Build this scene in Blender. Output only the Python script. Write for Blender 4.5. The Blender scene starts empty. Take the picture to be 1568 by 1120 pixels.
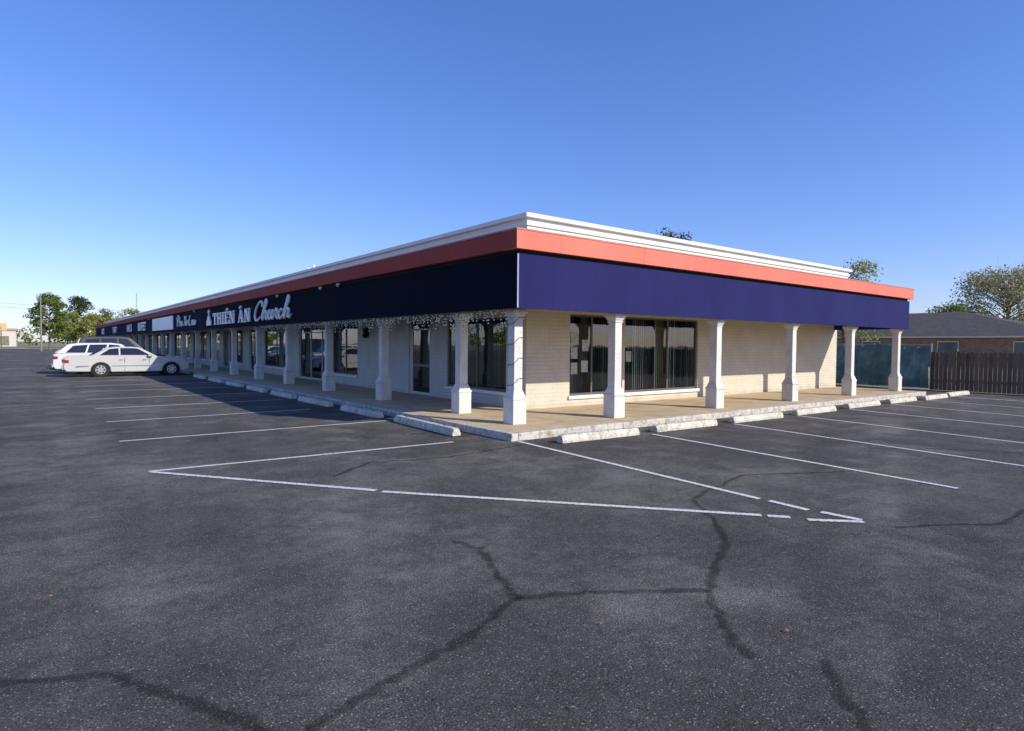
import bpy, bmesh, math, random
import numpy as np
from mathutils import Vector, Matrix
random.seed(7); rng=np.random.default_rng(11)
sc=bpy.context.scene
# ------------------------------------------------------------------ helpers
def link(o): bpy.context.collection.objects.link(o); return o
def empty(name,loc=(0,0,0),rz=0):
    e=bpy.data.objects.new(name,None); e.location=loc; e.rotation_euler=(0,0,rz); e.empty_display_size=.3; return link(e)
class MB:
    """mesh builder"""
    def __init__(s): s.v=[]; s.f=[]; s.m=[]
    def add(s,vs,fs,mi=0):
        n=len(s.v); s.v.extend([tuple(p) for p in vs]); s.f.extend([tuple(i+n for i in f) for f in fs]); s.m.extend([mi]*len(fs))
    def box(s,x0,x1,y0,y1,z0,z1,mi=0):
        s.add([(x0,y0,z0),(x1,y0,z0),(x1,y1,z0),(x0,y1,z0),(x0,y0,z1),(x1,y0,z1),(x1,y1,z1),(x0,y1,z1)],
              [(0,3,2,1),(4,5,6,7),(0,1,5,4),(1,2,6,5),(2,3,7,6),(3,0,4,7)],mi)
    def frus(s,cx,cy,z0,z1,a0,a1,mi=0):
        s.add([(cx-a0,cy-a0,z0),(cx+a0,cy-a0,z0),(cx+a0,cy+a0,z0),(cx-a0,cy+a0,z0),(cx-a1,cy-a1,z1),(cx+a1,cy-a1,z1),(cx+a1,cy+a1,z1),(cx-a1,cy+a1,z1)],
              [(0,3,2,1),(4,5,6,7),(0,1,5,4),(1,2,6,5),(2,3,7,6),(3,0,4,7)],mi)
    def tube(s,p0,p1,r0,r1,n=7,mi=0):
        p0=Vector(p0);p1=Vector(p1);d=(p1-p0).normalized(); a=d.orthogonal().normalized(); b=d.cross(a)
        vs=[p0+(a*math.cos(t)+b*math.sin(t))*r0 for t in [2*math.pi*i/n for i in range(n)]]+[p1+(a*math.cos(t)+b*math.sin(t))*r1 for t in [2*math.pi*i/n for i in range(n)]]
        s.add(vs,[(i,(i+1)%n,n+(i+1)%n,n+i) for i in range(n)]+[tuple(range(n-1,-1,-1)),tuple(range(n,2*n))],mi)
    def obj(s,name,mats,parent=None,bevel=0,smooth=False,segs=2):
        me=bpy.data.meshes.new(name); me.from_pydata(s.v,[],s.f); 
        for m in (mats if isinstance(mats,(list,tuple)) else [mats]): me.materials.append(m)
        me.polygons.foreach_set("material_index",s.m)
        if smooth: me.polygons.foreach_set("use_smooth",[True]*len(s.f))
        me.update(); o=link(bpy.data.objects.new(name,me))
        if parent: o.parent=parent
        if bevel:
            b=o.modifiers.new("b","BEVEL"); b.width=bevel; b.segments=segs; b.limit_method='ANGLE'; b.angle_limit=.6
        return o
def mat(name):
    m=bpy.data.materials.new(name); m.use_nodes=True; nt=m.node_tree; b=nt.nodes["Principled BSDF"]; return m,nt,b
def ramp(nt,src,stops,interp='LINEAR'):
    r=nt.nodes.new("ShaderNodeValToRGB"); r.color_ramp.interpolation=interp
    while len(r.color_ramp.elements)<len(stops): r.color_ramp.elements.new(.5)
    for e,(p,c) in zip(r.color_ramp.elements,stops):
        e.position=p; e.color=(c,c,c,1) if isinstance(c,(int,float)) else (*c,1)
    nt.links.new(src,r.inputs[0]); return r.outputs[0]
def noise(nt,vec,scale,detail=4,rough=.55):
    n=nt.nodes.new("ShaderNodeTexNoise"); n.inputs["Scale"].default_value=scale; n.inputs["Detail"].default_value=detail; n.inputs["Roughness"].default_value=rough
    nt.links.new(vec,n.inputs["Vector"]); return n.outputs["Fac"]
def mix(nt,f,a,b,mode='MIX'):
    n=nt.nodes.new("ShaderNodeMix"); n.data_type='RGBA'; n.blend_type=mode
    for i,s in ((0,f),(6,a),(7,b)):
        if isinstance(s,(int,float)): n.inputs[i].default_value=s if i==0 else (s,s,s,1)
        elif isinstance(s,tuple): n.inputs[i].default_value=(*s,1)
        else: nt.links.new(s,n.inputs[i])
    return n.outputs[2]
def mth(nt,op,a,b=0,clamp=False):
    n=nt.nodes.new("ShaderNodeMath"); n.operation=op; n.use_clamp=clamp
    for i,s in ((0,a),(1,b)):
        if isinstance(s,(int,float)): n.inputs[i].default_value=s
        else: nt.links.new(s,n.inputs[i])
    return n.outputs[0]
def pos(nt): return nt.nodes.new("ShaderNodeNewGeometry").outputs["Position"]
def bump(nt,b,h,strength=.3,dist=.01):
    n=nt.nodes.new("ShaderNodeBump"); n.inputs["Strength"].default_value=strength; n.inputs["Distance"].default_value=dist
    nt.links.new(h,n.inputs["Height"]); nt.links.new(n.outputs[0],b.inputs["Normal"])
def simple(name,col,rough=.6,var=.12,scale=3,spec=.4,metal=0,fine=40,bmp=0):
    m,nt,b=mat(name); p=pos(nt); n1=noise(nt,p,scale,5); n2=noise(nt,p,fine,3)
    f=mth(nt,'ADD',mth(nt,'MULTIPLY',n1,.65),mth(nt,'MULTIPLY',n2,.35))
    lo=tuple(c*(1-var*1.8) for c in col); hi=tuple(min(1,c*(1+var*1.2)) for c in col)
    nt.links.new(ramp(nt,f,[(.3,lo),(.7,hi)]),b.inputs["Base Color"])
    b.inputs["Roughness"].default_value=rough; b.inputs["Specular IOR Level"].default_value=spec; b.inputs["Metallic"].default_value=metal
    if bmp: bump(nt,b,n2,bmp,.01)
    return m
# ------------------------------------------------------------------ materials
def asphalt(name,k=1.0):
    m,nt,b=mat(name); p=pos(nt)
    big=noise(nt,p,.16,6,.62); mid=noise(nt,p,1.1,7,.68); fine=noise(nt,p,85,4,.75); med=noise(nt,p,14,5,.7)
    base=ramp(nt,mth(nt,'ADD',mth(nt,'MULTIPLY',big,.55),mth(nt,'MULTIPLY',mid,.45)),[(.38,(.056*k,.053*k,.048*k)),(.50,(.088*k,.083*k,.075*k)),(.62,(.16*k,.150*k,.134*k))])
    base=mix(nt,1.0,base,ramp(nt,med,[(.3,.68),(.7,1.28)]),'MULTIPLY')
    # pale dusty patches
    dust=ramp(nt,noise(nt,p,.6,8,.72),[(.51,0.0),(.68,1.0)])
    dust=mth(nt,'MULTIPLY',dust,ramp(nt,fine,[(.38,.15),(.6,.9)]))
    base=mix(nt,mth(nt,'MULTIPLY',dust,.8),base,(.28*k,.262*k,.23*k))
    # dark oil / tyre stains
    sx=nt.nodes.new("ShaderNodeVectorMath"); sx.operation='ADD'; sx.inputs[1].default_value=(31.7,12.3,0); nt.links.new(p,sx.inputs[0])
    base=mix(nt,ramp(nt,noise(nt,sx.outputs[0],.9,6,.6),[(.60,0.),(.72,.55)]),base,(.03,.028,.027))
    base=mix(nt,.95,base,ramp(nt,fine,[(.33,.22),(.5,.92),(.68,2.3)]),'MULTIPLY')
    for sc_,lo,f_,c_ in ((75,.84,.8,(.42,.395,.345)),(170,.80,.6,(.36,.345,.31))):
        v=nt.nodes.new("ShaderNodeTexVoronoi"); v.inputs["Scale"].default_value=sc_; nt.links.new(p,v.inputs["Vector"])
        vr=nt.nodes.new("ShaderNodeSeparateColor"); nt.links.new(v.outputs["Color"],vr.inputs[0])
        sp=mth(nt,'MULTIPLY',ramp(nt,vr.outputs[0],[(lo,0.),(lo+.08,1.)]),ramp(nt,v.outputs["Distance"],[(.25,1.),(.42,0.)]))
        base=mix(nt,mth(nt,'MULTIPLY',sp,f_*k),base,c_)
    nt.links.new(base,b.inputs["Base Color"]); b.inputs["Roughness"].default_value=.85; b.inputs["Specular IOR Level"].default_value=.14
    bump(nt,b,mth(nt,'ADD',fine,mth(nt,'MULTIPLY',med,.7)),.8,.012)
    return m,nt,b
M_asph,_,_=asphalt("asphalt")
def overlay(name,maker,thr=(.25,.5),sc_=18,ef=7,amt=.45):
    m,nt,b=maker(); out=[n for n in nt.nodes if n.type=='OUTPUT_MATERIAL'][0]
    tr=nt.nodes.new("ShaderNodeBsdfTransparent"); mx=nt.nodes.new("ShaderNodeMixShader")
    p=pos(nt); a=noise(nt,p,sc_,6,.7)
    at=nt.nodes.new("ShaderNodeUVMap"); s=nt.nodes.new("ShaderNodeSeparateXYZ"); nt.links.new(at.outputs[0],s.inputs[0])
    e=mth(nt,'MULTIPLY',s.outputs[1],mth(nt,'SUBTRACT',1.0,s.outputs[1]))
    a=mth(nt,'ADD',a,mth(nt,'MULTIPLY',mth(nt,'SUBTRACT',mth(nt,'MINIMUM',mth(nt,'MULTIPLY',e,ef),1.0),1.0),amt))
    f=ramp(nt,a,[(thr[0],0.),(thr[1],1.)])
    nt.links.new(f,mx.inputs[0]); nt.links.new(tr.outputs[0],mx.inputs[1]); nt.links.new(b.outputs[0],mx.inputs[2]); nt.links.new(mx.outputs[0],out.inputs[0])
    return m
def paintmaker():
    m,nt,b=mat("line_paint"); p=pos(nt)
    nt.links.new(ramp(nt,noise(nt,p,60,4,.7),[(.3,(.42,.41,.38)),(.55,(.76,.74,.70))]),b.inputs["Base Color"]); b.inputs["Roughness"].default_value=.7
    return m,nt,b
M_line=overlay("line_paint",paintmaker,(.26,.48),30)
M_crack=overlay("crack_sealant",lambda:asphalt("sealant",.5),(.12,.85),7,4,.85)
def brickmat(name,col,mort,w=.30,h=.10,b1=.35,paint=True):
    m,nt,b=mat(name); p=pos(nt); s=nt.nodes.new("ShaderNodeSeparateXYZ"); nt.links.new(p,s.inputs[0])
    c=nt.nodes.new("ShaderNodeCombineXYZ"); nt.links.new(mth(nt,'ADD',s.outputs[0],s.outputs[1]),c.inputs[0]); nt.links.new(s.outputs[2],c.inputs[1])
    br=nt.nodes.new("ShaderNodeTexBrick"); nt.links.new(c.outputs[0],br.inputs["Vector"]); br.inputs["Scale"].default_value=1
    br.inputs["Brick Width"].default_value=w; br.inputs["Row Height"].default_value=h; br.inputs["Mortar Size"].default_value=.007; br.inputs["Mortar Smooth"].default_value=.7
    br.inputs["Color1"].default_value=(*col,1); br.inputs["Color2"].default_value=(*[x*(.97 if paint else .6) for x in col],1); br.inputs["Mortar"].default_value=(*mort,1)
    n=noise(nt,p,2.2,6,.6); d=ramp(nt,n,[(.3,.88),(.65,1.0)])
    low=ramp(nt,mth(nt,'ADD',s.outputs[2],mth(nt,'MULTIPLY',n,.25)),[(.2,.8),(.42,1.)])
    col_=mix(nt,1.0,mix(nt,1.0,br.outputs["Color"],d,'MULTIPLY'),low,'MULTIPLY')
    nt.links.new(col_,b.inputs["Base Color"]); b.inputs["Roughness"].default_value=.65; b.inputs["Specular IOR Level"].default_value=.2
    bump(nt,b,mth(nt,'ADD',mth(nt,'SUBTRACT',1.0,br.outputs["Fac"]),mth(nt,'MULTIPLY',noise(nt,p,30,3),.35)),b1,.01)
    return m
M_brick=brickmat("painted_brick",(.66,.60,.485),(.50,.45,.35),b1=.4)
M_brickL=brickmat("painted_brick_white",(.60,.59,.555),(.46,.45,.43),b1=.4)
M_redbrick=brickmat("red_brick",(.50,.24,.13),(.40,.34,.28),.22,.075,.4,False)
def walkmat():
    m,nt,b=mat("sidewalk_concrete"); p=pos(nt)
    c=ramp(nt,noise(nt,p,1.6,7,.65),[(.3,(.42,.31,.18)),(.5,(.56,.43,.265)),(.72,(.66,.53,.345))])
    c=mix(nt,.25,c,ramp(nt,noise(nt,p,50,4,.7),[(.3,(.3,.23,.15)),(.7,(.75,.62,.45))]))
    s=nt.nodes.new("ShaderNodeSeparateXYZ"); nt.links.new(p,s.inputs[0]); j=[]
    for k in (0,1):
        fr=mth(nt,'FRACT',mth(nt,'DIVIDE',s.outputs[k],1.22)); j.append(mth(nt,'LESS_THAN',fr,.012))
    c=mix(nt,mth(nt,'MULTIPLY',mth(nt,'MAXIMUM',j[0],j[1]),.6),c,(.08,.06,.04))
    st=ramp(nt,noise(nt,p,3,6,.75),[(.56,0.),(.72,.6)]); c=mix(nt,st,c,(.24,.18,.11))
    nt.links.new(c,b.inputs["Base Color"]); b.inputs["Roughness"].default_value=.8; b.inputs["Specular IOR Level"].default_value=.2; bump(nt,b,noise(nt,p,60,3),.25,.005)
    return m
M_walk=walkmat()
def wornwhite(name,base,under,thr,scale=6,w=.09):
    m,nt,b=mat(name); p=pos(nt); a=noise(nt,p,scale,8,.72)
    c=mix(nt,ramp(nt,a,[(thr,0.),(thr+w,1.)]),under,base); c=mix(nt,1.0,c,ramp(nt,noise(nt,p,2,5),[(.3,.78),(.65,1.)]),'MULTIPLY')
    c=mix(nt,.6,c,ramp(nt,noise(nt,p,38,4,.75),[(.3,.5),(.6,1.1)]),'MULTIPLY')
    nt.links.new(c,b.inputs["Base Color"]); b.inputs["Roughness"].default_value=.75; b.inputs["Specular IOR Level"].default_value=.2; bump(nt,b,noise(nt,p,45,4),.35,.008); return m
M_kerb=wornwhite("kerb_paint",(.66,.62,.54),(.34,.29,.22),.36,9,.16)
M_stop=wornwhite("wheel_stop_paint",(.72,.67,.56),(.40,.35,.27),.36,9,.16)
M_col=wornwhite("column_paint",(.78,.75,.69),(.6,.56,.5),.28,5,.12)
M_white=simple("white_trim",(.80,.78,.72),.5,.05,1.5,spec=.2)
def fascia(name,col,dull,rough=.8,spec=.12):
    m,nt,b=mat(name); p=pos(nt); s=nt.nodes.new("ShaderNodeSeparateXYZ"); nt.links.new(p,s.inputs[0])
    t=mth(nt,'ADD',s.outputs[0],s.outputs[1])
    c=nt.nodes.new("ShaderNodeCombineXYZ"); nt.links.new(mth(nt,'MULTIPLY',t,.5),c.inputs[0]); nt.links.new(mth(nt,'MULTIPLY',s.outputs[2],.25),c.inputs[1])
    n=noise(nt,c.outputs[0],1.4,6,.6)
    cc=ramp(nt,n,[(.3,col),(.72,dull)])
    c2=nt.nodes.new("ShaderNodeCombineXYZ"); nt.links.new(mth(nt,'MULTIPLY',t,4),c2.inputs[0]); nt.links.new(mth(nt,'MULTIPLY',s.outputs[2],1.),c2.inputs[1])
    cc=mix(nt,.18,cc,ramp(nt,noise(nt,c2.outputs[0],1.5,5,.7),[(.35,.8),(.7,1.3)]),'MULTIPLY')
    j=mth(nt,'LESS_THAN',mth(nt,'FRACT',mth(nt,'DIVIDE',t,2.44)),.006); cc=mix(nt,mth(nt,'MULTIPLY',j,.5),cc,tuple(x*.4 for x in col))
    nt.links.new(cc,b.inputs["Base Color"]); b.inputs["Roughness"].default_value=rough; b.inputs["Specular IOR Level"].default_value=spec
    bump(nt,b,n,.12,.02); return m
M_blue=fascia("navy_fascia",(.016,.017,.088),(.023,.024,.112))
M_blueL=fascia("navy_fascia_shaded",(.005,.0062,.014),(.008,.0095,.021),.85,.06)  # navy copy for the left front, its shade put into the colour
M_blueF=fascia("navy_fascia_shaded_far",(.008,.011,.034),(.012,.015,.046),.85,.06)  # far left stretch: bluer, with the shade likewise painted into the navy
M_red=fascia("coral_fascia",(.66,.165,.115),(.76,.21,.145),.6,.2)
M_redL=fascia("coral_fascia_shaded",(.36,.062,.048),(.42,.08,.06),.7,.1)  # coral copy darkened to paint in the left side's shade
M_dark=simple("dark_gap",(.02,.02,.02),.9)
M_soffit=simple("soffit_board",(.40,.35,.27),.8,.1)
M_frame=simple("window_frame",(.66,.63,.55),.45,.06)
M_framed=simple("bronze_frame",(.14,.13,.11),.4,.1)
M_int=simple("store_interior",(.20,.205,.15),.9,.3,1)
M_slat=simple("blind_slat",(.90,.88,.74),.7,.1,8)
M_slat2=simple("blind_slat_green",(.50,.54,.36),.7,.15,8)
def glassmat(name,tint,ior):
    m,nt,b=mat(name); nt.nodes.remove(b); out=[n for n in nt.nodes if n.type=='OUTPUT_MATERIAL'][0]
    fr=nt.nodes.new("ShaderNodeFresnel"); fr.inputs[0].default_value=ior
    g=nt.nodes.new("ShaderNodeBsdfGlossy"); g.inputs["Roughness"].default_value=.01; g.inputs[0].default_value=(.95,.97,1,1)
    t=nt.nodes.new("ShaderNodeBsdfTransparent"); t.inputs[0].default_value=(*tint,1); mx=nt.nodes.new("ShaderNodeMixShader")
    bp=nt.nodes.new("ShaderNodeBump"); bp.inputs["Strength"].default_value=.04; bp.inputs["Distance"].default_value=.05; nt.links.new(noise(nt,pos(nt),1.1,2),bp.inputs["Height"]); nt.links.new(bp.outputs[0],g.inputs["Normal"])
    nt.links.new(fr.outputs[0],mx.inputs[0]); nt.links.new(t.outputs[0],mx.inputs[1]); nt.links.new(g.outputs[0],mx.inputs[2]); nt.links.new(mx.outputs[0],out.inputs[0]); return m
M_glass=glassmat("storefront_glass",(.90,.95,.87),1.9)
M_cglass,_nt,_b=mat("car_glass"); _b.inputs["Base Color"].default_value=(.012,.014,.016,1); _b.inputs["Roughness"].default_value=.04; _b.inputs["Specular IOR Level"].default_value=.9
def carpaint(name,c,metal=.0):
    m,nt,b=mat(name); p=pos(nt); nt.links.new(ramp(nt,noise(nt,p,1.5,4),[(.3,tuple(x*.93 for x in c)),(.7,c)]),b.inputs["Base Color"]); b.inputs["Roughness"].default_value=.3; b.inputs["Metallic"].default_value=metal
    b.inputs["Coat Weight"].default_value=.6; b.inputs["Coat Roughness"].default_value=.05; return m
M_silver=carpaint("car_paint_white",(.50,.50,.475)); M_white_c=carpaint("car_paint_bright",(.64,.64,.63)); M_darkc=carpaint("car_paint_dark",(.02,.022,.028))
M_tire=simple("tyre_rubber",(.02,.02,.02),.85); M_rim=simple("wheel_alloy",(.5,.5,.51),.3,.05,metal=.6); M_chrome=simple("chrome",(.7,.7,.7),.15,.02,metal=1)
M_red_l=simple("tail_lamp",(.30,.015,.015),.25); M_lamp=simple("head_lamp",(.7,.7,.68),.1,.03)
# ------------------------------------------------------------------ ground
g=MB(); g.add([(-1500,-1500,-.03),(1500,-1500,-.03),(1500,1500,-.03),(-1500,1500,-.03)],[(0,1,2,3)])
mg,ng,bg=mat("grass"); pg=pos(ng)
ng.links.new(mix(ng,ramp(ng,noise(ng,pg,.06,6,.6),[(.4,0.),(.6,1.)]),ramp(ng,noise(ng,pg,3,6,.7),[(.3,(.09,.095,.035)),(.7,(.20,.18,.08))]),(.32,.27,.16)),bg.inputs["Base Color"]); bg.inputs["Roughness"].default_value=1
bump(ng,bg,noise(ng,pg,9,5),.8,.05)
g.obj("ground",mg)
g=MB(); g.add([(-110,-40,0),(29.0,-40,0),(29.0,150,0),(-110,150,0)],[(0,1,2,3)]); g.obj("parking_lot",M_asph)
# striping
def ribbon(b,uvs,pts,w,z,jit=0,n=1):
    P=[Vector((x,y,0)) for x,y in pts]
    Q=[]
    for a,c in zip(P[:-1],P[1:]):
        for i in range(n): 
            t=i/n; q=a.lerp(c,t)
            if jit: q+=Vector((random.uniform(-jit,jit),random.uniform(-jit,jit),0))
            Q.append(q)
    Q.append(P[-1]); L=[]
    for i,q in enumerate(Q):
        d=(Q[min(i+1,len(Q)-1)]-Q[max(i-1,0)]).normalized(); nrm=Vector((-d.y,d.x,0)); ww=w/2*(1+(random.uniform(-.35,.35) if jit else 0))
        L.append((q+nrm*ww,q-nrm*ww))
    for i in range(len(L)-1):
        b.add([(L[i][0].x,L[i][0].y,z),(L[i][1].x,L[i][1].y,z),(L[i+1][1].x,L[i+1][1].y,z),(L[i+1][0].x,L[i+1][0].y,z)],[(0,1,2,3)]); uvs+= [(0,0),(0,1),(1,1),(1,0)]
def withuv(o,uvs):
    l=o.data.uv_layers.new(name="UVMap"); 
    for i,u in enumerate(uvs): l.data[i].uv=u
lines=[((1.13,12.35),(6.11,12.46)),((1.2,15.5),(5.6,15.72)),((1.2,18.66),(5.9,18.85)),((1.2,21.8),(5.9,21.85)),((1.2,25.1),(5.9,25.2)),((1.2,28.3),(5.9,28.4)),((1.2,31.5),(5.9,31.6)),
((1.17,9.26),(5.75,9.10)),((1.2,9.2),(3.11,6.58)),((3.14,6.49),(5.78,3.36)),((6.72,8.5),(6.39,3.74)),((6.40,3.63),(6.37,3.18)),((5.81,3.31),(5.95,3.15)),((6.0,3.0),(6.38,2.64)),((6.40,3.06),(6.43,2.68)),
((9.40,7.75),(8.85,2.6)),((12.15,7.75),(11.32,2.3)),((14.95,7.8),(14.0,2.4)),((17.75,7.8),(16.75,2.6)),((20.5,7.8),(19.4,2.6)),((23.1,7.8),(22.1,2.6)),((25.8,7.8),(24.8,2.6))]
lb=MB(); uv=[]
for a,c in lines: ribbon(lb,uv,[a,c],.105,.008,0,1)
withuv(lb.obj("parking_lines",M_line),uv)
cr=[[(-2.4,4.9),(-1.2,4.2),(-.166,3.95),(.307,3.68),(.441,3.39),(.637,3.08),(.763,2.795),(.8,2.4),(1.0,2.0)],[(.75,2.3),(.945,2.65),(1.487,2.83),(1.98,2.96),(2.54,3.24),(2.72,3.7),(2.92,4.21),(2.85,4.5)],
[(2.54,3.24),(2.99,3.02),(3.70,2.52),(4.1,2.75),(4.75,3.07),(5.2,3.5),(5.8,4.2)],[(3.70,2.52),(3.29,2.14),(3.06,1.83)],[(3.37,1.59),(2.93,1.17),(2.5,.5)],
[(6.6,8.2),(4.9,7.9),(3.8,8.2),(3.0,7.6)],[(12,4),(13.2,2.2),(15,1)],[(-6,14),(-2,13.2),(.5,14.1),(2,13.7)],[(-4,22),(-1,20.5),(2,20.2),(4,20.6)],
[(-3.5,9.5),(-2.2,8.2),(-1.6,6.6),(-1.9,5.4)],[(5.8,4.2),(7.4,4.6),(8.8,3.9)],[(6.4,2.4),(7.5,1.8),(9.3,1.9)]]
cb=MB(); uv=[]
for c in cr[:5]: ribbon(cb,uv,c,.13,.004,.018,8)
for c in cr[5:]: ribbon(cb,uv,c,.12,.0035,.04,6)
withuv(cb.obj("crack_sealant",M_crack),uv)
# leaves / litter
lf=MB()
for i in range(240):
    x=rng.uniform(-2,26);y=rng.uniform(1.2,16)
    if x>6.5 and y>8.4: continue
    s=rng.uniform(.008,.02);a=rng.uniform(0,6.28);z=.011
    pts=[(x+math.cos(a+t)*s*r_,y+math.sin(a+t)*s*r_,z+rng.uniform(0,.008)) for t,r_ in ((0,1.3),(1.2,.7),(2.4,.8),(3.5,1.1),(4.8,.7))]
    lf.add(pts,[(0,1,2,3,4)],int(rng.random()<.15))
lf.obj("fallen_leaves",[simple("dry_leaf",(.28,.22,.15),.8,.3),simple("orange_leaf",(.5,.2,.06),.8,.2)])
# ------------------------------------------------------------------ sidewalk + kerb
KX,KY,ZS=6.62,8.58,.13
s=MB(); s.box(KX+.16,9.6,KY+.16,108,-.02,ZS); s.box(9.6,25.6,KY+.16,11.85,-.02,ZS); s.obj("sidewalk",M_walk)
s=MB(); s.box(KX,KX+.16,KY,108,-.02,ZS+.006); s.box(KX+.16,25.6,KY,KY+.16,-.02,ZS+.006); s.obj("kerb",M_kerb,bevel=.02)
# ------------------------------------------------------------------ wheel stops
def wheel_stop(x0,y0,x1,y1):
    a=Vector((x0,y0,0));b=Vector((x1,y1,0));L=(b-a).length; m=MB(); w=.10;h=.14
    prof=[(-w,0),(w,0),(w,.05),(w*.62,h),(-w*.62,h),(-w,.05)]
    xs=[(-L/2,.86),(-L/2+.06,1),(L/2-.06,1),(L/2,.86)]
    vs=[(x,p[0]*k,p[1]*k) for x,k in xs for p in prof]
    fs=[(0,1,2,3,4,5)[::-1]]+[tuple(18+i for i in range(6))]
    for k in range(3):
        for i in range(6): fs.append((k*6+i,k*6+(i+1)%6,(k+1)*6+(i+1)%6,(k+1)*6+i))
    m.add(vs,fs)
    for e in (-L*.32,L*.32): m.tube((e,0,h-.01),(e,0,h+.012),.018,.018,6,1)
    o=m.obj("wheel_stop",[M_stop,M_dark],bevel=.012); c=(a+b)/2; o.location=(c.x,c.y,.006); o.rotation_euler=(0,0,math.atan2(y1-y0,x1-x0)+random.uniform(-.012,.012))
for a in [(7.2,7.97,9.1,7.87),(9.66,7.93,11.6,7.86),(12.27,7.9,14.2,7.82),(15.0,7.88,16.95,7.86),(17.9,7.95,19.85,7.9),(20.6,7.92,22.55,7.9),(23.0,7.8,24.9,7.76),(25.5,7.9,27.4,7.85),
          (6.16,9.65,6.28,12.2),(6.24,12.95,6.2,15.05),(6.24,16.0,6.2,18.2),(6.22,18.8,6.2,20.9),(6.2,21.7,6.2,23.8),(6.2,24.7,6.2,26.9),(6.2,27.8,6.2,30.0),(6.2,31.1,6.2,33.3),(6.2,39,6.2,41)]: wheel_stop(*a)
# ------------------------------------------------------------------ building
B=empty("strip_mall")
WX,WY,XE,YE=9.46,11.7,25.4,107.
ZC=2.62
def wall_run(b,ax,p,a0,a1,ops,th=.2,z0=ZS-.02,z1=ZC+.3):
    def bx(u0,u1,w0,w1):
        if u1-u0<1e-4 or w1-w0<1e-4: return
        if ax=='x': b.box(u0,u1,p,p+th,w0,w1)
        else: b.box(p,p+th,u0,u1,w0,w1)
    c=a0
    for (o0,o1,h0,h1) in sorted(ops):
        bx(c,o0,z0,z1); bx(o0,o1,z0,h0); bx(o0,o1,h1,z1); c=o1
    bx(c,a1,z0,z1)
opsR=[(10.9,12.62,.40,2.50),(12.98,16.3,.40,2.50)]
opsL=[(12.5,15.35,.50,2.40),(16.3,17.65,.16,2.45),(21.6,24.0,.52,2.5),(24.25,28.0,.16,2.5),(29.75,33.2,.52,2.45),(34.6,36.1,.16,2.45)]
y=37.4
while y<100:
    opsL+= [(y,y+3.0,.52,2.45),(y+3.3,y+4.7,.16,2.45),(y+5.6,y+8.4,.52,2.45)]; y+=9.4
w=MB(); wall_run(w,'x',WY,WX,XE,opsR); w.box(XE-.2,XE,WY+.2,YE,-.02,ZC+.3); w.obj("brick_walls",M_brick,B)
w=MB(); wall_run(w,'y',WX,WY+.2,YE,opsL); w.box(WX,XE,YE,YE+.2,-.02,ZC+.3)
w.obj("brick_walls_front",M_brickL,B)
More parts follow.
